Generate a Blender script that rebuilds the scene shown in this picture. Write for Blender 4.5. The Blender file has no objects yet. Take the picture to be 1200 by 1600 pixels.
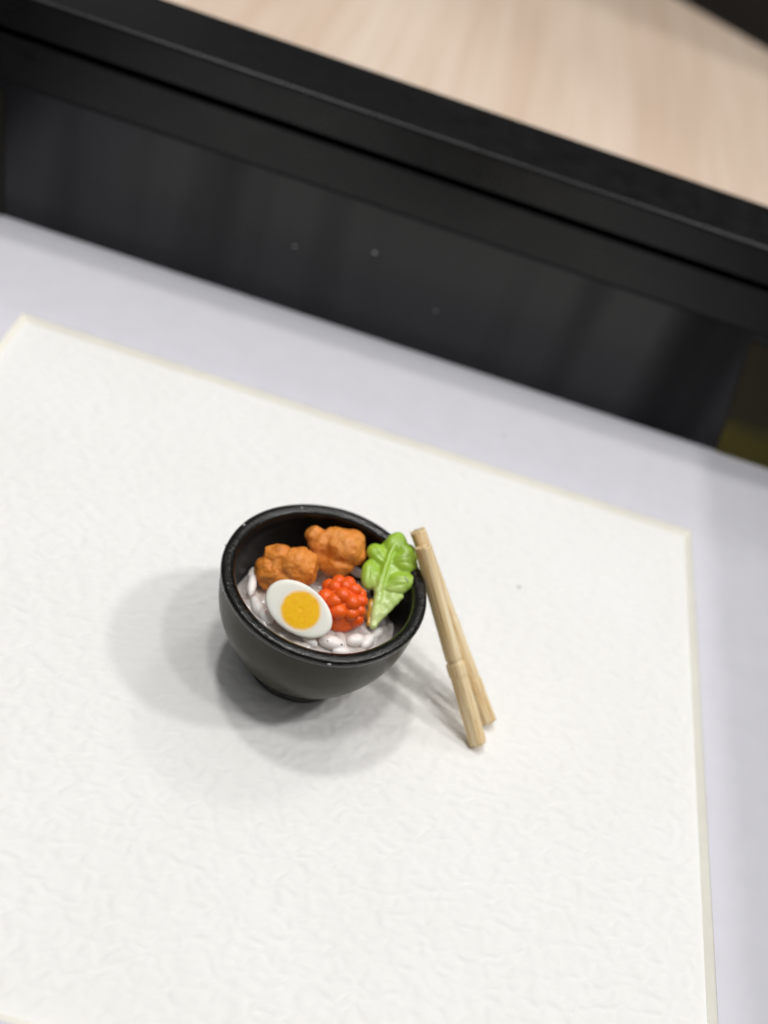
import bpy, bmesh, math, random
from mathutils import Vector, Matrix, noise
import numpy as np

MM = 0.001
random.seed(7)
scn = bpy.context.scene
col = scn.collection

# ------------------------------------------------------------------ camera
cd = bpy.data.cameras.new("camera")
cam = bpy.data.objects.new("camera", cd)
col.objects.link(cam)
RX = Vector((0.9510, 0.1680, 0.2610))
DN = Vector((0.3060, -0.6480, -0.6970))
FW = Vector((0.0520, 0.7430, -0.6680))
FW.normalize(); RX = (RX - FW * RX.dot(FW)).normalized(); DN = FW.cross(RX)
UP = -DN
m = Matrix((RX, UP, -FW)).transposed().to_4x4()
m.translation = Vector((-2.461, -81.563, 97.403)) * MM
cam.matrix_world = m
cd.sensor_fit = 'HORIZONTAL'
cd.sensor_width = 36.0
cd.lens = 36.0 * 1750.2 / 1200.0
cd.clip_start = 0.005
cd.clip_end = 20.0
cd.dof.use_dof = True
cd.dof.focus_distance = 0.1065
cd.dof.aperture_fstop = 25.0
cd.dof.aperture_blades = 0
scn.camera = cam

# ------------------------------------------------------------------ world, lamps, exposure
w = bpy.data.worlds.new("World"); scn.world = w; w.use_nodes = True
wb = w.node_tree.nodes["Background"]
wb.inputs[0].default_value = (0.97, 0.97, 1.0, 1); wb.inputs[1].default_value = 0.11
scn.view_settings.view_transform = 'Standard'
scn.view_settings.look = 'None'
scn.view_settings.exposure = 0.0
scn.view_settings.gamma = 1.0

def lamp(name, dx, dy, share, size, height=1.5, color=(1, 0.985, 0.955)):
    """ceiling lamp or added fill: its shadow of a 12.85 mm tall thing falls (dx, dy) mm away"""
    d = Vector((-dx / 12.85, -dy / 12.85, 1.0)) * height
    ld = bpy.data.lights.new(name, 'AREA'); ld.shape = 'DISK'; ld.size = size
    r = d.length; cosg = height / r
    ld.energy = share * math.pi ** 2 * r * r / cosg
    ld.color = color
    o = bpy.data.objects.new(name, ld); col.objects.link(o)
    o.location = d
    o.rotation_euler = d.to_track_quat('Z', 'Y').to_euler()
    return o
lamp("ceiling_lamp", -9.0, -1.0, 0.17, 0.15)
lamp("ceiling_lamp", -4.4, 1.6, 0.125, 0.12)
lamp("ceiling_lamp", 0.6, 1.0, 0.18, 0.13)
lamp("ceiling_lamp", 2.6, -2.6, 0.22, 0.12)
lamp("ceiling_lamp", -4.0, -8.5, 0.07, 0.28)
lamp("added_fill_panel", -1.0, -0.5, 0.40, 3.0, 1.7, (0.98, 0.98, 1.0))  # large soft fill added for ambient light, not a real fixture

# ------------------------------------------------------------------ helpers
def tag(o, label=None, cat=None, group=None, kind=None):
    if label: o["label"] = label
    if cat: o["category"] = cat
    if group: o["group"] = group
    if kind: o["kind"] = kind
    return o

def empty(name, loc=(0, 0, 0)):
    o = bpy.data.objects.new(name, None); col.objects.link(o)
    o.location = Vector(loc) * MM; o.empty_display_size = 0.004
    if PLACE is not None: o.location = PLACE @ o.location
    return o

PLACE = None      # uniform size and stand point of the bowl and what is in it
def link(name, me, mat, parent=None, smooth=True):
    if PLACE is not None: me.transform(PLACE)
    if isinstance(mat, (list, tuple)):
        for x in mat: me.materials.append(x)
    else:
        me.materials.append(mat)
    if smooth:
        for f in me.polygons: f.use_smooth = True
    o = bpy.data.objects.new(name, me); col.objects.link(o)
    if parent:
        o.parent = parent
        o.matrix_parent_inverse = Matrix.Translation(-parent.location)
    return o

def mesh(verts, faces):
    me = bpy.data.meshes.new("mesh")
    me.from_pydata([tuple(Vector(v) * MM) for v in verts], [], faces)
    me.update()
    return me

def fix_normals(me):
    b = bmesh.new(); b.from_mesh(me)
    bmesh.ops.recalc_face_normals(b, faces=b.faces); b.to_mesh(me); b.free()
    return me

def ellipsoid_bm(bm, c, r, axes=None, sub=3):
    """c in mm, r radii, axes = 3 orthonormal vectors"""
    g = bmesh.ops.create_icosphere(bm, subdivisions=sub, radius=1.0)
    ax = axes or (Vector((1, 0, 0)), Vector((0, 1, 0)), Vector((0, 0, 1)))
    c = Vector(c)
    for v in g['verts']:
        p = v.co
        v.co = (c + ax[0] * (p.x * r[0]) + ax[1] * (p.y * r[1]) + ax[2] * (p.z * r[2])) * MM
    return g['verts']

def fuse(bm, voxel, smooth_it=3, shrink_smooth=0.5):
    """melt overlapping lumps into one skin"""
    me = bpy.data.meshes.new("tmp"); bm.to_mesh(me); bm.free()
    o = bpy.data.objects.new("tmp", me); col.objects.link(o)
    md = o.modifiers.new("r", 'REMESH'); md.mode = 'VOXEL'; md.voxel_size = voxel * MM
    if smooth_it:
        ms = o.modifiers.new("s", 'SMOOTH'); ms.iterations = smooth_it; ms.factor = shrink_smooth
    dg = bpy.context.evaluated_depsgraph_get(); dg.update()
    out = bpy.data.meshes.new_from_object(o.evaluated_get(dg))
    bpy.data.objects.remove(o); bpy.data.meshes.remove(me)
    out.materials.clear()
    return out

def displace(me, fn):
    me.update()
    ns = [v.normal.copy() for v in me.vertices]
    for v, n in zip(me.vertices, ns):
        v.co = v.co + n * (fn(v.co / MM, n) * MM)
    me.update()

# ---- materials
class NT:
    def __init__(s, name):
        s.m = bpy.data.materials.new(name); s.m.use_nodes = True
        s.t = s.m.node_tree; s.b = s.t.nodes["Principled BSDF"]
    def n(s, kind, **kw):
        x = s.t.nodes.new(kind)
        for k, v in kw.items(): setattr(x, k, v)
        return x
    def l(s, a, b): s.t.links.new(a, b)
    def coord(s, scale=(1, 1, 1), rot=(0, 0, 0)):
        tc = s.n('ShaderNodeTexCoord'); mp = s.n('ShaderNodeMapping')
        mp.inputs['Scale'].default_value = scale; mp.inputs['Rotation'].default_value = rot
        s.l(tc.outputs['Object'], mp.inputs[0]); return mp.outputs[0]
    def noise(s, vec, scale, detail=3, rough=.5, dist=0):
        x = s.n('ShaderNodeTexNoise'); s.l(vec, x.inputs['Vector'])
        x.inputs['Scale'].default_value = scale; x.inputs['Detail'].default_value = detail
        x.inputs['Roughness'].default_value = rough; x.inputs['Distortion'].default_value = dist
        return x.outputs['Fac']
    def ramp(s, fac, stops):
        x = s.n('ShaderNodeValToRGB'); e = x.color_ramp.elements
        while len(e) < len(stops): e.new(0.5)
        for el, (p, c) in zip(e, stops):
            el.position = p; el.color = c if len(c) == 4 else (*c, 1)
        s.l(fac, x.inputs[0]); return x.outputs['Color']
    def bump(s, h, dist_mm, strength=1.0, prev=None):
        x = s.n('ShaderNodeBump'); x.inputs['Distance'].default_value = dist_mm * MM
        x.inputs['Strength'].default_value = strength; s.l(h, x.inputs['Height'])
        if prev is not None: s.l(prev, x.inputs['Normal'])
        return x.outputs['Normal']
    def math(s, op, a, b=None):
        x = s.n('ShaderNodeMath', operation=op)
        for i, v in enumerate((a, b)):
            if v is None: continue
            if isinstance(v, (int, float)): x.inputs[i].default_value = v
            else: s.l(v, x.inputs[i])
        return x.outputs[0]
    def set(s, color=None, rough=None, normal=None, spec=None, coat=None, coat_rough=None, sss=None, sss_r=None, trans=None, ior=None, alpha=None):
        b = s.b.inputs
        def put(k, v):
            if v is None: return
            if hasattr(v, 'is_linked') or isinstance(v, bpy.types.NodeSocket): s.l(v, b[k])
            elif isinstance(v, tuple) and len(v) == 3 and k == 'Base Color': b[k].default_value = (*v, 1)
            else: b[k].default_value = v
        put('Base Color', color); put('Roughness', rough); put('Normal', normal)
        put('Specular IOR Level', spec); put('Coat Weight', coat); put('Coat Roughness', coat_rough)
        put('Subsurface Weight', sss); put('Transmission Weight', trans); put('IOR', ior); put('Alpha', alpha)
        if sss_r is not None:
            b['Subsurface Radius'].default_value = sss_r; b['Subsurface Scale'].default_value = MM
        return s.m

def m_paper():
    t = NT("textured_paper")
    v = t.coord()
    n = t.bump(t.noise(v, 1500, 3, .55), 0.010, 0.6)
    n = t.bump(t.noise(v, 6000, 3, .6), 0.008, 0.5, n)
    tone = t.ramp(t.noise(v, 60, 3), [(.3, (.845, .838, .815)), (.7, (.865, .858, .838))])
    return t.set(color=tone, rough=.85, normal=n, spec=.25)

def m_simple(name, c, rough, spec=.5, var=.06, scale=300, bump_mm=.01, bscale=2500):
    t = NT(name); v = t.coord()
    lo = tuple(x * (1 - var) for x in c); hi = tuple(min(1, x * (1 + var)) for x in c)
    cc = t.ramp(t.noise(v, scale, 4), [(.3, lo), (.7, hi)])
    n = t.bump(t.noise(v, bscale, 3), bump_mm, .6)
    return t.set(color=cc, rough=rough, normal=n, spec=spec)

def m_black_lacquer(name, c, rough, bump_mm=.015, scale=900, spec=.32):
    t = NT(name); v = t.coord()
    cc = t.ramp(t.noise(v, 500, 4), [(.35, c), (.75, tuple(x * 1.25 for x in c))])
    rr = t.ramp(t.noise(v, 260, 4), [(.3, (rough * .85,) * 3), (.7, (rough * 1.2,) * 3)])
    n = t.bump(t.noise(v, scale, 4, .6), bump_mm, .7)
    return t.set(color=cc, rough=rr, normal=n, spec=spec)

def m_wood_table():
    t = NT("pale_wood_laminate")
    v = t.coord(scale=(1, .035, 1), rot=(0, 0, -.10))
    g = t.noise(v, 260, 5, .6, .3)
    g2 = t.noise(v, 45, 2, .5)
    a = t.ramp(g, [(.30, (.70, .555, .43)), (.5, (.77, .63, .505)), (.7, (.81, .68, .57))])
    b = t.ramp(g2, [(.35, (.90, .84, .80)), (.65, (1, 1, 1))])
    mx = t.n('ShaderNodeMix', data_type='RGBA', blend_type='MULTIPLY'); mx.inputs[0].default_value = 1
    t.l(a, mx.inputs[6]); t.l(b, mx.inputs[7])
    return t.set(color=mx.outputs[2], rough=.5, normal=t.bump(g, .02, .4), spec=.35)

def m_glaze_body():
    t = NT("olive_black_glaze"); v = t.coord()
    base = t.ramp(t.noise(v, 240, 5, .6), [(.3, (.022, .0208, .0085)), (.72, (.036, .0340, .0150))])
    # sparse pale flecks in the glaze
    vo = t.n('ShaderNodeTexVoronoi', feature='F1'); t.l(v, vo.inputs['Vector']); vo.inputs['Scale'].default_value = 620
    vo.inputs['Randomness'].default_value = 1
    sel = t.math('GREATER_THAN', t.noise(v, 700, 1), .60)
    fl = t.math('MULTIPLY', t.math('LESS_THAN', vo.outputs['Distance'], .10), sel)
    mx = t.n('ShaderNodeMix', data_type='RGBA'); t.l(fl, mx.inputs[0]); t.l(base, mx.inputs[6]); mx.inputs[7].default_value = (.20, .20, .18, 1)
    rr = t.ramp(t.noise(v, 420, 4), [(.3, (.26,) * 3), (.7, (.38,) * 3)])
    n = t.bump(t.noise(v, 520, 3, .5), .05, .5)
    n = t.bump(t.noise(v, 3200, 4, .6), .012, .6, n)
    return t.set(color=mx.outputs[2], rough=rr, normal=n, spec=.15, coat=.10, coat_rough=.18)

def m_glaze_rim():
    t = NT("black_rim_glaze"); v = t.coord()
    base = t.ramp(t.noise(v, 500, 5, .6), [(.3, (.0035, .0033, .0028)), (.72, (.009, .008, .006))])
    rr = t.ramp(t.noise(v, 900, 4), [(.3, (.10,) * 3), (.7, (.22,) * 3)])
    n = t.bump(t.noise(v, 700, 3, .5), .09, .6)
    n = t.bump(t.noise(v, 3000, 3, .6), .075, 1.0, n)
    return t.set(color=base, rough=rr, normal=n, spec=.5)

def m_clay(name, stops, rough, sss, sss_r, bump_mm, bscale, coat=0, cs=330):
    t = NT(name); v = t.coord()
    cc = t.ramp(t.noise(v, cs, 4, .6), stops)
    n = t.bump(t.noise(v, bscale, 4, .6), bump_mm, .7)
    return t.set(color=cc, rough=rough, normal=n, sss=sss, sss_r=sss_r, coat=coat, coat_rough=.15)

def m_bamboo():
    t = NT("split_bamboo")
    v = t.coord(scale=(1, 1, .045))
    g = t.noise(v, 2600, 5, .68, .2)
    g2 = t.noise(v, 900, 2, .5)
    a = t.ramp(g, [(.30, (.40, .22, .08)), (.41, (.76, .55, .28)), (.54, (.90, .75, .49)), (.75, (.95, .85, .65))])
    b = t.ramp(g2, [(.35, (.90, .80, .64)), (.62, (1, 1, 1))])
    mx = t.n('ShaderNodeMix', data_type='RGBA', blend_type='MULTIPLY'); mx.inputs[0].default_value = 1
    t.l(a, mx.inputs[6]); t.l(b, mx.inputs[7])
    return t.set(color=mx.outputs[2], rough=.55, normal=t.bump(g, .05, .7), spec=.35, sss=.1, sss_r=(.5, .35, .2))

M = {}
M['paper'] = m_paper()
M['mat'] = m_simple("lavender_white_mount_board", (.685, .68, .735), .8, .25, .02)
M['core'] = m_simple("cream_board_core", (.91, .88, .79), .9, .2, .03)
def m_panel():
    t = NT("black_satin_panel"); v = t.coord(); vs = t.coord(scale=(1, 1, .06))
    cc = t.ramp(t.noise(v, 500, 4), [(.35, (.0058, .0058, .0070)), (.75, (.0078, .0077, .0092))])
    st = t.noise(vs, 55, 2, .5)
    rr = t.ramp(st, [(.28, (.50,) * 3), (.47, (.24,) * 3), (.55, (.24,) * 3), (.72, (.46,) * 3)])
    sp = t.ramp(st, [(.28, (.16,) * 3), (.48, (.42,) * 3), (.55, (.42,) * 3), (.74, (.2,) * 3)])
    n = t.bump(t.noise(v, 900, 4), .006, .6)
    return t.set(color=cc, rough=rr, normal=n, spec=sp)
M['black'] = m_black_lacquer("black_frame_paint", (.0055, .0055, .006), .30)
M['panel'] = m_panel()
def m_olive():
    t = NT("olive_painted_reflection"); v = t.coord()
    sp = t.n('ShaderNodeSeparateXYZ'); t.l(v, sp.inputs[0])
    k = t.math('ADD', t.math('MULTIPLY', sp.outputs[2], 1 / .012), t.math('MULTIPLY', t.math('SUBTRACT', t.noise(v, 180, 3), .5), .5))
    cc = t.ramp(k, [(.30, (.105, .088, .010)), (.62, (.032, .026, .010))])  # reflection put into the colour: yellower low down, darker above
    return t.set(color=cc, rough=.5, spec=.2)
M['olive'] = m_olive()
M['dim'] = m_simple("dark_painted_reflection", (.014, .0125, .006), .5, .3, .25, 90)  # fainter painted reflection for the left end of the far wall
M['wood'] = m_wood_table()
M['glaze'] = m_glaze_body(); M['rim'] = m_glaze_rim()
M['inner'] = m_simple("black_inside_glaze", (.005, .0046, .0036), .30, .22, .3, 500, .05, 900)
M['chicken'] = m_clay("orange_brown_clay", [(.28, (.50, .145, .013)), (.5, (.76, .255, .030)), (.75, (.88, .38, .10))], .55, .25, (.5, .2, .06), .05, 1500)
M['roe'] = m_clay("translucent_red_orange_clay", [(.3, (.90, .090, .005)), (.7, (.95, .165, .012))], .36, .25, (.8, .15, .04), .01, 900, .05)
def m_leaf():
    t = NT("translucent_green_clay"); v = t.coord()
    g = t.ramp(t.noise(v, 260, 4, .6), [(.3, (.30, .50, .026)), (.7, (.42, .64, .065))])
    pale = t.ramp(t.noise(v, 400, 4, .6), [(.3, (.56, .68, .22)), (.7, (.68, .76, .40))])
    sp = t.n('ShaderNodeSeparateXYZ'); t.l(v, sp.inputs[0])
    k = t.math('ADD', sp.outputs[1], t.math('MULTIPLY', t.noise(v, 350, 2), .0022))
    mr = t.n('ShaderNodeMapRange'); mr.inputs[1].default_value = -.0012; mr.inputs[2].default_value = .0034
    mr.inputs[3].default_value = 1; mr.inputs[4].default_value = 0; t.l(k, mr.inputs[0])
    mx = t.n('ShaderNodeMix', data_type='RGBA'); t.l(mr.outputs[0], mx.inputs[0]); t.l(g, mx.inputs[6]); t.l(pale, mx.inputs[7])
    n = t.bump(t.noise(v, 700, 4), .012, .7)
    return t.set(color=mx.outputs[2], rough=.32, normal=n, sss=.3, sss_r=(.4, .6, .1), coat=.2, coat_rough=.15)
M['leaf'] = m_leaf(); M['stem'] = M['leaf']
M['white'] = m_clay("egg_white_clay", [(.3, (.89, .87, .775)), (.7, (.92, .90, .82))], .40, .3, (.6, .5, .4), .008, 1500, .1)
def m_yolk():
    t = NT("yolk_yellow_clay"); v = t.coord()
    cc = t.ramp(t.noise(v, 2600, 4, .7), [(.25, (.93, .43, .001)), (.5, (.98, .53, .001)), (.75, (.99, .60, .003))])
    at = t.n('ShaderNodeAttribute'); at.attribute_name = "edge"
    k = t.math('ADD', at.outputs['Fac'], t.math('MULTIPLY', t.math('SUBTRACT', t.noise(v, 1500, 3), .5), .10))
    mr = t.n('ShaderNodeMapRange', interpolation_type='SMOOTHSTEP'); mr.inputs[1].default_value = .76; mr.inputs[2].default_value = .985; t.l(k, mr.inputs[0])
    mx = t.n('ShaderNodeMix', data_type='RGBA'); t.l(mr.outputs[0], mx.inputs[0]); t.l(cc, mx.inputs[6]); mx.inputs[7].default_value = (.90, .875, .78, 1)
    return t.set(color=mx.outputs[2], rough=.48, normal=t.bump(t.noise(v, 1700, 4), .02, .5), sss=.08, sss_r=(.6, .4, .05), spec=.3)
M['yolk'] = m_yolk()
M['rice'] = m_clay("white_rice_clay", [(.3, (.87, .80, .765)), (.7, (.93, .87, .83))], .36, .5, (.7, .55, .5), .01, 800, .2)
M['resin'] = m_clay("cloudy_resin", [(.32, (.44, .395, .37)), (.68, (.70, .64, .60))], .22, .4, (1, .9, .8), .03, 500, .3)
M['sauce'] = m_clay("amber_sauce", [(.3, (.62, .29, .02)), (.7, (.80, .50, .08))], .16, .3, (.7, .3, .05), .05, 900, .6)
M['bamboo'] = m_bamboo()
M['lint'] = m_simple("pale_lint", (.5, .5, .5), .9, .2)
M['grit'] = m_simple("dark_grit", (.05, .05, .045), .9, .2)
M['fleck'] = m_simple("pale_glaze_fleck", (.42, .43, .46), .5, .4)
M['board'] = m_simple("grey_back_board", (.35, .33, .30), .9, .2)

# ------------------------------------------------------------------ table
def slab(x0, x1, y0, y1, z0, z1):
    v = [(x0, y0, z0), (x1, y0, z0), (x1, y1, z0), (x0, y1, z0), (x0, y0, z1), (x1, y0, z1), (x1, y1, z1), (x0, y1, z1)]
    return mesh(v, [(0, 3, 2, 1), (4, 5, 6, 7), (0, 1, 5, 4), (1, 2, 6, 5), (2, 3, 7, 6), (3, 0, 4, 7)])
o = link("tabletop", slab(-500, 500, -300, 700, -38, -8), M['wood'], smooth=False)
tag(o, "pale pinkish wood tabletop under the black box frame", kind="structure")

# ------------------------------------------------------------------ box frame
X0, X1, Y0, Y1 = -72.0, 73.0, -64.0, 63.3
frame = empty("box_frame", (-4, 0, -8))
tag(frame, "deep black box frame with white mount lying open on the pale table", "picture frame")
def side_mesh(profile, k):
    """profile: (outward offset, z); mitred along side k of the inner rectangle (0 far, 1 right, 2 near, 3 left)"""
    va, vb = [], []
    for off, z in profile:
        c = [(X0 - off, Y1 + off, z), (X1 + off, Y1 + off, z), (X1 + off, Y0 - off, z), (X0 - off, Y0 - off, z)]
        va.append(c[k]); vb.append(c[(k + 1) % 4])
    # subdivide along for a slight hand-made waver
    n = len(profile); seg = 1
    v = va + vb
    f = [(i, (i + 1) % n, n + (i + 1) % n, n + i) for i in range(n)]
    f.append(tuple(range(n))[::-1]); f.append(tuple(range(n, 2 * n)))
    return fix_normals(mesh(v, f))
RAIL = [(0, 29.5)] + [(.55 - .55 * math.cos(k * math.pi / 14), 33.85 + .55 * math.sin(k * math.pi / 14)) for k in range(8)] + [ (13.6, 34.4), (14.0, 34.3), (14.2, 33.9), (14.2, -7.9), (2.8, -7.9), (2.8, 29.3), (.2, 29.3)]
STRIP = [(.16, 21.8), (.16, 28.0), (.36, 28.25), (2.7, 28.25), (2.7, 21.8)]
LINER = [(0, .06), (0, 21.75), (.05, 21.93), (.14, 22.05), (.3, 22.1), (.45, 21.75), (2.7, 21.75), (2.7, .06)]
for k in range(4):
    link("frame_rail", side_mesh(RAIL, k), M['black'], frame, smooth=False)
    link("inner_strip", side_mesh(STRIP, k), M['black'], frame, smooth=False)
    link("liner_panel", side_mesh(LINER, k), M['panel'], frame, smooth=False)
# olive patches at both ends of the far panel, painting in a coloured reflection
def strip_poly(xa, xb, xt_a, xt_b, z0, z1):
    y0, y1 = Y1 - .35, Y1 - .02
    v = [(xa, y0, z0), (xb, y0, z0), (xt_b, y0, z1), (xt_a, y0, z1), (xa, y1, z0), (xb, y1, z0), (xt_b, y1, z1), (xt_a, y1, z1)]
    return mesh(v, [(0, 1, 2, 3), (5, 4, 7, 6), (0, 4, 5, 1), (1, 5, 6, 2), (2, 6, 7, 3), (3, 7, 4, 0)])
link("reflection_patch", strip_poly(53.0, X1 - .1, 48.8, X1 - .1, .8, 20.5), M['olive'], frame, False)
link("reflection_patch", strip_poly(X0 + .1, -62.0, X0 + .1, -62.6, .8, 20.5), M['dim'], frame, False)
# mount board with bevelled window
T = 0.756
WX0, WX1, WY0, WY1 = -50.08, 48.14, -46.35, 42.19
def ring(z, zb, outer, inner, name, mat, parent):
    o_ = [(outer[0], outer[2]), (outer[1], outer[2]), (outer[1], outer[3]), (outer[0], outer[3])]
    i_ = [(inner[0], inner[2]), (inner[1], inner[2]), (inner[1], inner[3]), (inner[0], inner[3])]
    v = [(x, y, z) for x, y in o_] + [(x, y, z) for x, y in i_] + [(x, y, zb) for x, y in o_] + [(x, y, zb) for x, y in i_]
    f = []
    for k in range(4):
        j = (k + 1) % 4
        f += [(k, j, 4 + j, 4 + k), (8 + k, 12 + k, 12 + j, 8 + j), (k, 8 + k, 8 + j, j), (4 + k, 4 + j, 12 + j, 12 + k)]
    return link(name, fix_normals(mesh(v, f)), mat, parent, False)
mount = ring(T, T - .06, (X0 + .02, X1 - .02, Y0 + .02, Y1 - .02), (WX0, WX1, WY0, WY1), "mount_board", M['mat'], frame)
v, f = [], []
for (x0, x1, y0, y1, z) in ((WX0, WX1, WY0, WY1, T - .062), (WX0 + T, WX1 - T, WY0 + T, WY1 - T, .012), (WX0 - 3, WX1 + 3, WY0 - 3, WY1 + 3, T - .062), (WX0 - 3, WX1 + 3, WY0 - 3, WY1 + 3, .012)):
    v += [(x0, y0, z), (x1, y0, z), (x1, y1, z), (x0, y1, z)]
for k in range(4):
    j = (k + 1) % 4
    f += [(k, j, 4 + j, 4 + k), (8 + k, 8 + j, j, k), (8 + k, 12 + k, 12 + j, 8 + j), (4 + k, 4 + j, 12 + j, 12 + k)]
link("bevelled_edge", fix_normals(mesh(v, f)), M['core'], mount, False)
def perlin(x, y, seed):
    rng = np.random.RandomState(seed); N_ = 256
    ang = rng.rand(N_, N_) * 2 * np.pi; gx, gy = np.cos(ang), np.sin(ang)
    xi = np.floor(x).astype(int); yi = np.floor(y).astype(int); xf = x - xi; yf = y - yi
    u = xf ** 3 * (xf * (xf * 6 - 15) + 10); w_ = yf ** 3 * (yf * (yf * 6 - 15) + 10)
    def g(a, b): return gx[(xi + a) % N_, (yi + b) % N_] * (xf - a) + gy[(xi + a) % N_, (yi + b) % N_] * (yf - b)
    return (g(0, 0) * (1 - u) + g(1, 0) * u) * (1 - w_) + (g(0, 1) * (1 - u) + g(1, 1) * u) * w_
def paper_mesh():
    xs = np.linspace(WX0 - 2, WX1 + 2, 470); ys = np.linspace(WY0 - 2, WY1 + 2, 430)
    X, Y = np.meshgrid(xs, ys, indexing='ij')
    c, s_ = math.cos(.32), math.sin(.32)
    U = X * c + Y * s_; V = -X * s_ + Y * c                      # felt marks run a little diagonally
    wx = perlin(U * .45, V * .45, 11) * .9; wy = perlin(U * .45 + 9, V * .45, 12) * .9
    a = perlin((U + wx) * .42, (V + wy) * .92, 1); b = perlin((U + wx) * .80 + 31, (V + wy) * 1.5, 2); d = perlin(U * 1.6, V * 1.9, 3)
    sm = lambda q, k: np.tanh(q * k) / k * 2
    h = sm(a, 7) * .55 + sm(b, 6) * .5 + d * .07
    h = np.where(h > 0, h, h * .8) * AMP
    h -= h.max() * .6
    # flat again where the board lies on it and under the bowl foot
    edge = np.minimum(np.minimum(X - WX0, WX1 - X), np.minimum(Y - WY0, WY1 - Y)); h = h * np.clip((edge - .95) / 1.2, 0, 1)
    v = np.stack([X, Y, h], -1).reshape(-1, 3); ny = len(ys)
    q = np.arange((len(xs) - 1) * (ny - 1)); ii, jj = q // (ny - 1), q % (ny - 1); a0 = ii * ny + jj
    f = np.stack([a0, a0 + ny, a0 + ny + 1, a0 + 1], -1)
    return mesh(v.tolist(), f.tolist())
AMP = .34
link("backing_paper", paper_mesh(), M['paper'], frame, True)
link("back_board", slab(X0 - 2, X1 + 2, Y0 - 2, Y1 + 2, -4, -.45), M['board'], frame, False)

# ------------------------------------------------------------------ second frame standing behind
nf = empty("standing_frame", (74, 315, -8))
tag(nf, "black frame standing upright on the table at the top right, out of focus", "picture frame")
a = Vector((88.9, 304.7, 0)); b = Vector((58.6, 325.9, 0)); dirv = (b - a).normalized(); back = Vector((-dirv.y, dirv.x, 0))
if back.y < 0: back = -back
def plank(p0, p1, z0, z1, d0, d1, name, mat, par):
    v = []
    for z in (z0, z1):
        for p, d in ((p0, d0), (p1, d0), (p1, d1), (p0, d1)):
            q = p + back * d; v.append((q.x, q.y, z))
    return link(name, fix_normals(mesh(v, [(0, 3, 2, 1), (4, 5, 6, 7), (0, 1, 5, 4), (1, 2, 6, 5), (2, 3, 7, 6), (3, 0, 4, 7)])), mat, par, False)
pa = a - dirv * 60; pb = b + dirv * 240
H = 150
plank(pa, pb, -7.95, 17, 0, 22, "frame_rail", M['black'], nf)
plank(pa, pb, H, H + 25, 0, 22, "frame_rail", M['black'], nf)
plank(pa, pa + dirv * 25, 17.02, H - .02, 0, 22, "frame_rail", M['black'], nf)
plank(pb - dirv * 25, pb, 17.02, H - .02, 0, 22, "frame_rail", M['black'], nf)
plank(pa + dirv * 25, pb - dirv * 25, 17.02, H - .02, 12, 20, "back_board", M['panel'], nf)

# ------------------------------------------------------------------ bowl
PLACE = Matrix.Translation(Vector((-.04, -1.31, 1.56)) * MM) @ Matrix.Scale(.984, 4)
bowl = empty("bowl", (0, 0, -1.58))
tag(bowl, "tiny black glazed ceramic rice bowl full of toy food standing on white paper", "bowl")
def lathe(profile, seg=144, wob=.010, zw=.10, seed=0.0):
    v, f = [], []
    n = len(profile)
    for i in range(seg):
        th = 2 * math.pi * i / seg; c, s = math.cos(th), math.sin(th)
        for r, z in profile:
            k = noise.noise(Vector((c * 1.3, s * 1.3, 3.1 + seed))) * wob + noise.noise(Vector((c * 3.5, s * 3.5, 7.7))) * wob * .45
            kz = noise.noise(Vector((c * 1.6, s * 1.6, 9.4 + seed))) * zw * min(1, max(0, z / 12.85)) ** 1.0
            rr = r * (1 + k * min(1, max(.2, .3 + z / 12.85)))
            v.append((rr * c, rr * s, z + kz))
    for i in range(seg):
        j = (i + 1) % seg
        for k in range(n - 1):
            f.append((i * n + k, j * n + k, j * n + k + 1, i * n + k + 1))
    return fix_normals(mesh(v, f))
def spline(pts, per=5):
    out = []
    P = [Vector(p) for p in pts]
    for i in range(len(P) - 1):
        p0 = P[max(i - 1, 0)]; p1 = P[i]; p2 = P[i + 1]; p3 = P[min(i + 2, len(P) - 1)]
        for k in range(per):
            t = k / per
            out.append(tuple(.5 * ((2 * p1) + (p2 - p0) * t + (2 * p0 - 5 * p1 + 4 * p2 - p3) * t * t + (3 * p1 - p0 - 3 * p2 + p3) * t ** 3)))
    out.append(tuple(P[-1])); return out
BODY = spline([(5.0, -.3), (5.3, -.15), (5.75, .15), (6.75, 1.0), (8.2, 2.7), (9.5, 5.0), (10.35, 7.3), (10.72, 9.3), (10.85, 11.2), (10.9, 12.0)])
RIM = spline([(10.86, 11.85), (11.02, 12.1), (11.06, 12.45), (10.93, 12.75), (10.6, 12.9), (10.15, 12.88), (9.75, 12.68), (9.56, 12.35), (9.52, 11.95)])
INNER = spline([(9.54, 12.0), (9.42, 11.2), (9.38, 10.4), (9.15, 9.0), (8.6, 7.2), (7.2, 5.2), (4.2, 3.9), (.02, 3.6)])
FOOT = spline([(4.3, -.2), (4.3, -1.2), (4.5, -1.5), (5.3, -1.58), (5.75, -1.45), (5.86, -1.1), (5.6, -.55), (5.35, .05)], 4)
link("bowl_body", lathe(BODY), M['glaze'], bowl)
link("rim", lathe(RIM), M['rim'], bowl)
link("inside_wall", lathe(INNER), M['inner'], bowl)
link("foot_ring", lathe(FOOT), M['rim'], bowl)
bm = bmesh.new(); ellipsoid_bm(bm, (0, 0, -.3), (5.1, 5.1, .12), sub=3); me = bpy.data.meshes.new("m"); bm.to_mesh(me); bm.free()
link("bowl_underside", me, M['glaze'], bowl)
def fleck(c, r):
    bm = bmesh.new(); ellipsoid_bm(bm, c, r, sub=2); me = bpy.data.meshes.new("m"); bm.to_mesh(me); bm.free()
    return link("glaze_fleck", me, M['fleck'], bowl)
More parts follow.
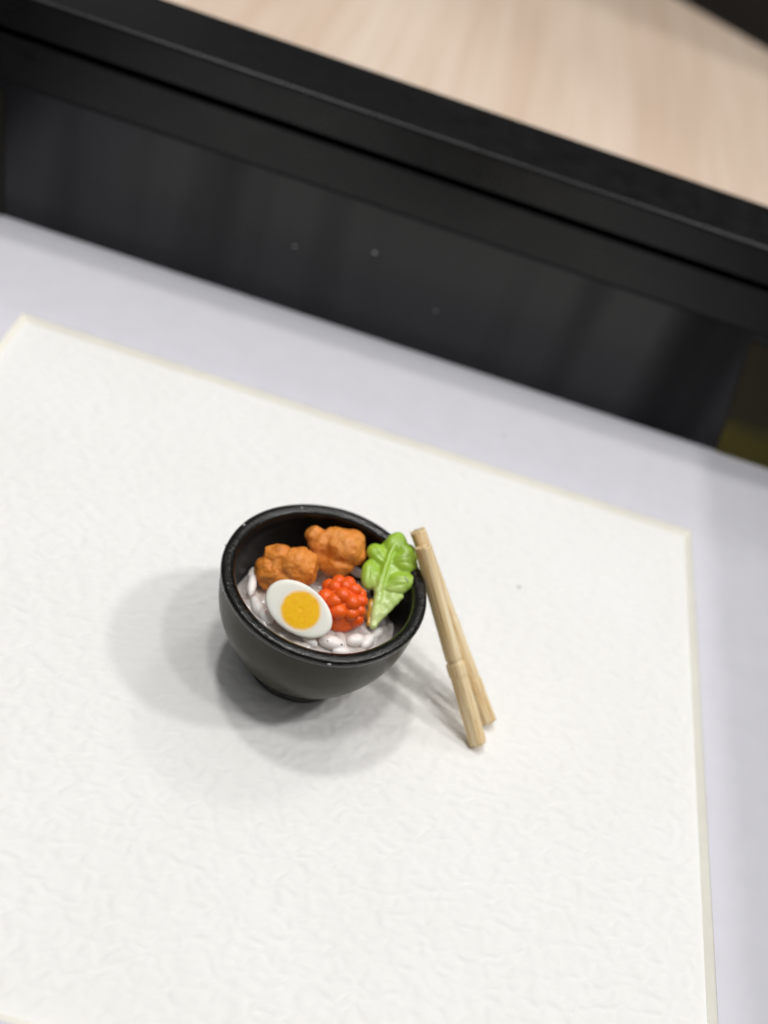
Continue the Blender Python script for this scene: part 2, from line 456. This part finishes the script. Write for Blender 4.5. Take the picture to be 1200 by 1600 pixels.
for (th, r, z, s) in ((-76, 10.98, 12.45, .27), (178, 11.0, 12.45, .17), (-150, 11.0, 12.2, .2), (118, 10.15, 12.88, .16), (160, 10.7, 12.9, .2)):
    t_ = math.radians(th); fleck((r * math.cos(t_), r * math.sin(t_), z), (s, s * .7, s * .6))

# ------------------------------------------------------------------ filling
# cloudy resin between the grains
v, f = [(0, 0, 7.8)], []
NR, NS = 46, 170
GL = []
for k in range(70):
    a_ = random.uniform(0, 2 * math.pi); r_ = 8.8 * math.sqrt(random.random()); d_ = random.uniform(0, math.pi)
    GL.append((r_ * math.cos(a_), r_ * math.sin(a_), math.cos(d_), math.sin(d_), random.uniform(.2, .5)))
def grains_under(x, y):
    h = 0
    for cx, cy, c_, s_, hh in GL:
        dx, dy = x - cx, y - cy
        if abs(dx) > 2 or abs(dy) > 2: continue
        q = ((dx * c_ + dy * s_) / 1.05) ** 2 + ((-dx * s_ + dy * c_) / .58) ** 2
        if q < 1: h = max(h, hh * math.sqrt(1 - q) ** 1.0)
    return h
for i in range(1, NR + 1):
    r = 9.12 * i / NR
    for k in range(NS):
        th = 2 * math.pi * k / NS; x, y = r * math.cos(th), r * math.sin(th)
        z = 8.4 - .24 * max(0, y + 3.0) + sum(hh * math.exp(-((x - cx) ** 2 + (y - cy) ** 2) / 3.4) for cx, cy, hh in ((-4.4, 2.2, 2.2), (.2, 6.2, 3.0), (2.4, -.3, 1.2), (5.4, .5, 1.2))) + .14 * noise.noise(Vector((x * .55, y * .55, 0))) + grains_under(x, y) - .12 + (.18 if i == NR else 0)
        v.append((x, y, z))
for k in range(NS):
    f.append((0, 1 + k, 1 + (k + 1) % NS))
    for i in range(NR - 1):
        a0 = 1 + i * NS; f.append((a0 + k, a0 + NS + k, a0 + NS + (k + 1) % NS, a0 + (k + 1) % NS))
# closed underneath
b0 = len(v); v.append((0, 0, 4.4)); ring_i = 1 + (NR - 1) * NS
for k in range(NS):
    th = 2 * math.pi * k / NS; v.append((7.2 * math.cos(th), 7.2 * math.sin(th), 4.9))
for k in range(NS):
    k2 = (k + 1) % NS
    f.append((ring_i + k, b0 + 1 + k, b0 + 1 + k2, ring_i + k2)); f.append((b0, b0 + 1 + k2, b0 + 1 + k))
o = link("resin_bed", fix_normals(mesh(v, f)), M['resin'])
tag(o, "cloudy greyish white glue bed holding the rice grains in the bowl", "glue")

def rice(c, along, length, wid, label):
    u = Vector(along).normalized(); s = u.cross(Vector((0, 0, 1))).normalized(); n = s.cross(u)
    bm = bmesh.new(); vs = ellipsoid_bm(bm, c, (length / 2, wid / 2, wid / 2 * .9), (u, s, n), 3)
    c_ = Vector(c)
    for v_ in vs:
        t_ = (v_.co / MM - c_).dot(u) / (length / 2)
        d_ = v_.co - (c_ + u * (t_ * length / 2)) * MM
        v_.co = (c_ + u * (t_ * length / 2)) * MM + d_ * (1 - .12 * t_ + .06 * math.sin(3 * t_))
    me = bpy.data.meshes.new("m"); bm.to_mesh(me); bm.free()
    o = link("rice_grain", me, M['rice'])
    tag(o, label, "rice grain", "rice grains in the bowl"); return o
rice((-7.25, -.75, 9.05), (.15, -.95, -.2), 2.7, 1.0, "long white rice grain standing upright at the far left inside the bowl wall")
rice((-6.0, -2.9, 8.55), (.55, -.8, -.1), 2.5, 1.25, "white rice grain half sunk left of the egg, below the upright grain")
rice((2.55, -4.75, 8.68), (1, .05, 0), 2.9, 1.6, "large plump rice grain with dark specks between the egg and the bowl's front rim")
rice((4.95, -3.35, 8.6), (.85, .6, 0), 2.1, 1.45, "short plump rice grain under the lettuce stem, right of the big speckled grain")
rice((.35, -5.3, 8.6), (.9, -.35, 0), 1.9, 1.1, "small rice grain peeking out under the lower tip of the egg")
rice((-1.9, 6.4, 8.9), (.8, .5, .1), 2.2, 1.2, "rice grain in the dark gap between the two chicken pieces")
rice((3.7, 2.6, 8.6), (.5, .8, 0), 2.2, 1.1, "sunken rice grain between the red roe and the lettuce leaf")
rice((6.2, -2.9, 8.45), (.3, .9, 0), 2.3, 1.3, "cloudy rice grain right of the lettuce stem foot")
rice((3.2, 6.2, 8.7), (.9, -.2, 0), 2.2, 1.1, "rice grain under the right end of the rear chicken piece")
rice((-4.75, -3.95, 8.6), (.8, -.6, 0), 2.2, 1.15, "rice grain tucked under the upper left edge of the egg, near the rim")
rice((-7.5, 1.6, 8.5), (.2, .95, -.2), 2.3, 1.1, "rice grain behind the upright one, in the shade of the left bowl wall")
rice((6.95, -1.2, 8.2), (.4, .9, -.1), 2.2, 1.2, "half sunk rice grain at the far right beside the lettuce stem")
rice((3.75, -5.35, 8.5), (.9, .3, 0), 1.9, 1.1, "low rice grain between the two plump front grains, hard against the rim")
for (c, r) in (((2.1, -5.15, 9.25), .09), ((3.62, -4.95, 9.13), .1)):
    bm = bmesh.new(); ellipsoid_bm(bm, c, (r, r, r * .6), sub=1); me = bpy.data.meshes.new("m"); bm.to_mesh(me); bm.free()
    o = link("dust_speck", me, M['grit'])
    tag(o, "tiny black speck on the large rice grain, at its %s end" % ("left" if c[0] < 3 else "right"), "speck", "dark specks on the rice")

# image plane axes are used only as directions for lumps that were pressed facing the viewer
def lumps(center, items, voxel=.11, sm=4, px=14.7):
    bm = bmesh.new()
    for (dx, dy, dz, r, *q) in items:
        c = Vector(center) + RX * (dx / px) + DN * (dy / px) - FW * (dz / px)
        e = q[0] if q else (1, 1, 1)
        ellipsoid_bm(bm, c, (r * e[0] / px, r * e[1] / px, r * e[2] / px), (RX, DN, FW), 4)
    return fuse(bm, voxel, sm)
def crumple(me, amp, sc, seed):
    def fn(p, n):
        q = p * sc + Vector((seed, seed * .7, 0))
        r1 = 1 - abs(noise.noise(q)) * 2
        r2 = noise.noise(q * 2.3)
        r3 = 1 - abs(noise.noise(q * 4.6)) * 2
        return amp * (.75 * (r1 - .5) + .5 * r2 + .17 * r3 + .10 * noise.noise(q * 9))
    displace(me, fn)
me = lumps((-4.4, 2.0, 10.7), [(16, 2, 0, 33, (1, .95, 1)), (-28, 8, 0, 23), (-12, -16, 0, 20, (1.25, .95, 1)), (-14, 12, 2, 24), (-30, 24, -2, 15), (4, 18, 2, 24, (1.3, .8, 1)), (30, -6, 0, 17), (32, 16, -4, 16), (-8, 4, 6, 20)])
crumple(me, .26, .62, 2.0)
o = link("fried_chicken", me, M['chicken']); tag(o, "crumpled orange brown chicken piece at the left, touching the egg", "fried chicken", "chicken pieces in the bowl")
me = lumps((.15, 5.9, 10.9), [(-20, -12, 0, 22, (1.1, 1.1, 1)), (-6, -20, 0, 19), (14, -6, 0, 32, (1.05, .95, 1)), (-30, -26, 0, 16), (-24, -4, -2, 20, (1, 1.2, 1)), (4, 20, 0, 24, (1.1, .8, 1)), (30, -18, 0, 18), (34, 6, 0, 16), (2, -24, 0, 16), (-12, 14, 0, 18)])
crumple(me, .26, .55, 11.0)
o = link("fried_chicken", me, M['chicken']); tag(o, "boxy orange brown chicken piece with a knob on top, behind the red roe", "fried chicken", "chicken pieces in the bowl")

# half egg, cut face towards the viewer
N = Vector((-.02, -.60, .80)).normalized()
LX = (RX * .81 + DN * .585); LX = (LX - N * LX.dot(N)).normalized(); LY = N.cross(LX)
EC = Vector((-1.72, -3.85, 11.15))
egg = empty("half_egg", (-1.72, -3.85, 11.15 - 2))
tag(egg, "half boiled egg with a round yellow yolk, cut side up beside the red roe", "egg")
def egg_r(t):
    x = 3.85 * math.cos(t); y = 2.5 * math.sin(t) * (1 + .05 * (-math.cos(t)))
    return x, y
v, f = [], []
SEG = 72
prof = [(0.0, .0), (.5, 0), (.80, 0), (.93, -.02), (.975, -.07), (1.0, -.2), (.995, -.5), (.93, -1.05), (.78, -1.6), (.5, -2.05), (.2, -2.2)]
for s_, d_ in prof[1:]:
    for k in range(SEG):
        x, y = egg_r(2 * math.pi * k / SEG); p = EC + LX * (x * s_) + LY * (y * s_) + N * d_
        v.append(tuple(p))
np_ = len(prof) - 1
for i in range(np_ - 1):
    for k in range(SEG):
        k2 = (k + 1) % SEG; f.append((i * SEG + k, (i + 1) * SEG + k, (i + 1) * SEG + k2, i * SEG + k2))
f.append(tuple(range(SEG))); f.append(tuple((np_ - 1) * SEG + k for k in range(SEG))[::-1])
link("egg_white", fix_normals(mesh(v, f)), M['white'], egg)
v, f = [tuple(EC + LX * .22 + N * .07)], []
RR = 24
for i in range(1, RR + 1):
    q = i / RR
    for k in range(SEG):
        th = 2 * math.pi * k / SEG
        rr = 2.38 * q * (1 + .025 * noise.noise(Vector((math.cos(th) * 1.5, math.sin(th) * 1.5, 4))))
        p = EC + LX * (.22 + rr * math.cos(th)) + LY * (rr * .97 * math.sin(th))
        h = .06 * (1 - q ** 3) + .004 + .012 * noise.noise(p * 2.0) * (1 - q)
        dd = math.hypot(rr * math.cos(th) + .05, rr * math.sin(th) - .1)
        h -= .035 * math.exp(-(dd / .22) ** 2)
        v.append(tuple(p + N * h))
for k in range(SEG):
    k2 = (k + 1) % SEG
    f.append((0, 1 + k, 1 + k2))
    for i in range(RR - 1):
        a0 = 1 + i * SEG; f.append((a0 + k, a0 + SEG + k, a0 + SEG + k2, a0 + k2))
ym = fix_normals(mesh(v, f))
at_ = ym.attributes.new("edge", 'FLOAT', 'POINT')
for i in range(len(v)): at_.data[i].value = 0 if i == 0 else ((i - 1) // SEG + 1) / RR
link("yolk", ym, M['yolk'], egg)

# roe cluster
roe = empty("roe_cluster", (2.5, -.9, 9))
tag(roe, "bright red orange cluster of round roe beads between egg and lettuce", "roe")
RC = Vector((2.35, -.55, 10.2))
NZ = Vector((-.05, -.55, .83)).normalized(); NXx = (RX - NZ * RX.dot(NZ)).normalized(); NY = NZ.cross(NXx)
bm = bmesh.new(); ellipsoid_bm(bm, RC, (2.50, 2.55, 1.80), (NXx, NY, NZ), 3)
ellipsoid_bm(bm, RC - NY * 1.5 - NZ * .2, (1.95, 1.5, 1.1), (NXx, NY, NZ), 3)
link("roe_core", fuse(bm, .18, 4), M['roe'], roe)
pts = []
for i in range(1500):
    if len(pts) >= 32: break
    th = random.uniform(0, 2 * math.pi); ph = math.acos(random.uniform(.12, 1))
    d = Vector((math.sin(ph) * math.cos(th), math.sin(ph) * math.sin(th), math.cos(ph)))
    if d.y < -.72: continue
    if all((d - q).length > .43 for q in pts): pts.append(d)
for d in pts:
    r = random.uniform(.76, .98)
    c = RC + NXx * d.x * 2.15 + NY * d.y * 2.3 + NZ * d.z * 1.45
    bm = bmesh.new(); ellipsoid_bm(bm, c, (r * random.uniform(.95, 1.15), r, r), (NXx, NY, NZ), 2)
    me = bpy.data.meshes.new("m"); bm.to_mesh(me); bm.free()
    link("bead", me, M['roe'], roe)

# lettuce leaf leaning on the back right of the rim
leaf = empty("lettuce_leaf", (6.3, 3.6, 9))
tag(leaf, "translucent green toy lettuce leaf with rounded lobes leaning on the right rim", "lettuce leaf")
LC = Vector((6.3, 3.6, 11.55)); LU = Vector((-.028, .927, .373)).normalized()
LV = Vector((.985, -.035, .165)); LV = (LV - LU * LV.dot(LU)).normalized(); LN = LV.cross(LU)
def lp(u, v_, n=0): return LC + LV * u + LU * v_ + LN * n
bm = bmesh.new()
def lobe(u, v_, ru, rv, ang, h=.75, n=0, crease=True):
    a_ = math.radians(ang); A = LV * math.cos(a_) + LU * math.sin(a_); B = LU * math.cos(a_) - LV * math.sin(a_)
    c = lp(u, v_, n)
    ellipsoid_bm(bm, c, (ru, rv, h), (A, B, LN), 4)
LOBES = [(-.1, 4.5, 1.45, 1.0, 70, .72), (.55, 4.35, 1.35, .85, 100, .7), (1.25, 3.7, 1.15, .9, 40, .7), (-1.75, 2.85, 1.2, 1.0, 140, .75), (-1.25, 2.3, 1.2, .8, 150, .65),
         (1.35, 2.75, 1.5, 1.1, 25, .78), (1.75, 2.2, 1.3, 1.0, 5, .72), (-1.9, .15, 1.8, .98, 97, .76), (-1.2, -.1, 1.5, .8, 108, .7),
         (1.7, .15, 1.75, 1.1, 14, .78), (1.3, -.6, 1.5, .9, 24, .66)]
for L_ in LOBES: lobe(*L_)
for i in range(14):
    q = i / 13; ellipsoid_bm(bm, lp(-.5 + .45 * q * q, -1.6 + 6 * q, .38 - .1 * q), (.5 - .22 * q, .6, .48), (LV, LU, LN), 2)
ellipsoid_bm(bm, lp(-.05, 1.8, -.1), (1.9, 3.6, .52), (LV, LU, LN), 3)
me = fuse(bm, .13, 5)
GR = [(L_[0], L_[1], math.radians(L_[4]), L_[2]) for L_ in LOBES]
def groove(p, n):
    d = p - LC; u, v_ = d.dot(LV), d.dot(LU)
    g = 0
    if n.dot(LN) > .2:
        for (cu, cv, a_, ln) in GR:
            x = (u - cu) * math.cos(a_) + (v_ - cv) * math.sin(a_); y = -(u - cu) * math.sin(a_) + (v_ - cv) * math.cos(a_)
            g = max(g, math.exp(-(y / .16) ** 2) * max(0, 1 - (x / ln) ** 2))
    return -.085 * g + .06 * noise.noise(p * .9)
displace(me, groove)
link("leaf_blade", me, M['leaf'], leaf)
bm = bmesh.new()
for i in range(12):
    q = i / 11
    ellipsoid_bm(bm, lp(-.5 + .35 * q, -1.4 - 4.0 * q, .35 - .35 * q), (.5, .5, .5 - .08 * q), (LV, LU, LN), 2)
for i in range(24):
    q = i / 23
    ellipsoid_bm(bm, lp(.95 - 1.0 * q, -1.5 - 3.2 * q, -.05), (1.35 - .95 * q, .85, .42), (LV, LU, LN), 3)
me = fuse(bm, .14, 5)
displace(me, lambda p, n: .10 * noise.noise(p * 1.3))
link("leaf_stem", me, M['stem'], leaf)
def tube(pts, r, n=6):
    v, f = [], []
    for i, p in enumerate(pts):
        p = Vector(p); t_ = (Vector(pts[min(i + 1, len(pts) - 1)]) - Vector(pts[max(i - 1, 0)])).normalized()
        s_ = t_.cross(Vector((.3, .2, 1))).normalized(); q_ = s_.cross(t_)
        for k in range(n):
            th = 2 * math.pi * k / n; v.append(tuple(p + (s_ * math.cos(th) + q_ * math.sin(th)) * r))
    for i in range(len(pts) - 1):
        for k in range(n):
            k2 = (k + 1) % n; f.append((i * n + k, i * n + k2, (i + 1) * n + k2, (i + 1) * n + k))
    f.append(tuple(range(n))[::-1]); f.append(tuple((len(pts) - 1) * n + k for k in range(n)))
    return fix_normals(mesh(v, f))
o = link("fibre", tube([lp(1.95, .55, .78), lp(2.2, .25, .80), lp(2.45, -.05, .76)], .035), M['lint'], leaf)

# amber sauce drip along the stem
bm = bmesh.new()
for i in range(10):
    q = i / 9
    c = Vector((5.5, 1.1, 10.1)).lerp(Vector((5.85, -1.1, 9.35)), q)
    ellipsoid_bm(bm, c, (.45 - .12 * q, .5, .45 - .1 * q), None, 2)
ellipsoid_bm(bm, (5.55, .3, 9.2), (.5, 1.0, .6), None, 2)
me = fuse(bm, .14, 4); displace(me, lambda p, n: .08 * noise.noise(p * 1.8))
o = link("sauce_drip", me, M['sauce']); tag(o, "glossy amber sauce drip along the left of the lettuce stem", "sauce")

PLACE = None
# ------------------------------------------------------------------ chopsticks
def chopstick(foot, top, r0, r1, node_t, seed, label, roll=0.0):
    foot = Vector(foot); top = Vector(top); Lg = (top - foot).length; ax = (top - foot).normalized()
    sx = ax.cross(Vector((0, 0, 1))).normalized(); sy = sx.cross(ax)
    n, seg = 36, 96
    v, f = [], []
    for i in range(seg + 1):
        t_ = i / seg
        r = r0 + (r1 - r0) * t_
        for tn, hgt in node_t:
            x = (t_ - tn) * Lg
            ss = lambda q: 1 / (1 + math.exp(-q))
            r += hgt * ss((x + .85) / .10) * ss((.85 - x) / .07) - hgt * 1.8 * math.exp(-((x - .98) / .10) ** 2) - hgt * .5 * math.exp(-((x + 1.0) / .14) ** 2)
        bend = sx * (.10 * math.sin(t_ * 3.0 + seed)) + sy * (.06 * math.sin(t_ * 4 + seed * 2))
        for k in range(n):
            th = 2 * math.pi * k / n
            # flattened split-bamboo section with fibre ridges
            e = r * (.45 + .55 * .93 / (abs(math.cos(th + roll)) ** 4 + abs(math.sin(th + roll)) ** 4) ** .25) * (1 - .05 * math.cos(2 * (th + roll)))
            e += .055 * noise.noise(Vector((math.cos(th) * 3.2, math.sin(th) * 3.2, seed + t_ * 1.0)))
            e -= .26 * max(0, noise.noise(Vector((math.cos(th) * 6, math.sin(th) * 6, seed + 5 + t_ * .5))) - .25)
            z = t_ * Lg
            if i == seg: z += .22 * noise.noise(Vector((math.cos(th) * 2.5, math.sin(th) * 2.5, seed + 8)))
            if i == 0: z -= .12 * noise.noise(Vector((math.cos(th) * 2.5, math.sin(th) * 2.5, seed + 3))); e *= .94
            v.append(tuple(Vector((sx.dot(bend) + e * math.cos(th), sy.dot(bend) + e * math.sin(th), z))))
    for i in range(seg):
        for k in range(n):
            k2 = (k + 1) % n; f.append((i * n + k, i * n + k2, (i + 1) * n + k2, (i + 1) * n + k))
    # splintered end grain
    for base, zc in ((0, .05), (seg * n, Lg - .10)):
        rings = []
        for q in (.66, .33):
            idx = len(v); rings.append(idx)
            for k in range(n):
                p = Vector(v[base + k]); cx = Vector((0, 0, zc))
                pp = cx.lerp(p, q); pp.z += .10 * noise.noise(Vector((pp.x * 5, pp.y * 5, seed)))
                v.append(tuple(pp))
        ci = len(v); v.append((0, 0, zc))
        seqs = [base] + rings
        for a0, b0 in zip(seqs[:-1], seqs[1:]):
            for k in range(n):
                k2 = (k + 1) % n; f.append((a0 + k, a0 + k2, b0 + k2, b0 + k))
        for k in range(n): f.append((rings[-1] + k, rings[-1] + (k + 1) % n, ci))
    me = fix_normals(mesh(v, f))
    o = link("chopstick", me, M['bamboo'])
    R_ = Matrix((sx, sy, ax)).transposed().to_4x4(); R_.translation = foot * MM
    o.matrix_world = R_
    tag(o, label, "chopstick", "bamboo chopsticks leaning on the bowl")
    # frayed splinters at the top end
    for s_ in range(3):
        th = seed + s_ * 2.1
        p0 = Vector((r1 * .8 * math.cos(th), r1 * .8 * math.sin(th), Lg - .4)); p1 = p0 + Vector((.25 * math.cos(th + 1), .25 * math.sin(th + 1), .62))
        sp = tube([p0, p0.lerp(p1, .5) + Vector((.03, 0, 0)), p1], .035, 5)
        so = link("splinter", sp, M['bamboo']); so.parent = o
    return o
chopstick((21.35, -5.3, .66), (8.75, 4.75, 16.9), .91, .89, [(.385, .10), (.17, .035)], 1.3, "front chopstick with a carved ring, its foot nearest the viewer, leaning on the bowl rim", .4)
chopstick((22.3, -1.75, .6), (7.75, 6.75, 16.9), .88, .83, [(.20, .05), (.52, .04)], 4.1, "rear chopstick mostly hidden behind the front one, its top end sticking out higher", 1.1)

# ------------------------------------------------------------------ dust
def speck(c, r, mat, label, group=None):
    bm = bmesh.new(); vs = ellipsoid_bm(bm, c, r, sub=2)
    for v_ in vs: v_.co += Vector((noise.noise(v_.co * 9000), noise.noise(v_.co * 9000 + Vector((3, 3, 3))), 0)) * r[0] * .4 * MM
    me = bpy.data.meshes.new("m"); bm.to_mesh(me); bm.free()
    o = link("dust_speck", me, mat); tag(o, label, "speck", group); return o
speck((24.2, 21.0, .07), (.16, .13, .08), M['grit'], "tiny brown dust speck on the white paper right of the chopsticks")
speck((19.2, 49.6, .80), (.16, .1, .06), M['grit'], "tiny dark dust speck on the lavender mount board behind the bowl")
speck((-6.79, 63.26, 14.8), (.28, .08, .2), M['lint'], "pale lint speck on the black inner wall, highest and largest of the three")
speck((-18.25, 63.26, 11.6), (.24, .08, .14), M['lint'], "pale lint speck on the black inner wall, leftmost of the three")
speck((4.34, 63.26, 8.8), (.16, .08, .14), M['lint'], "pale lint speck on the black inner wall, lowest of the three")
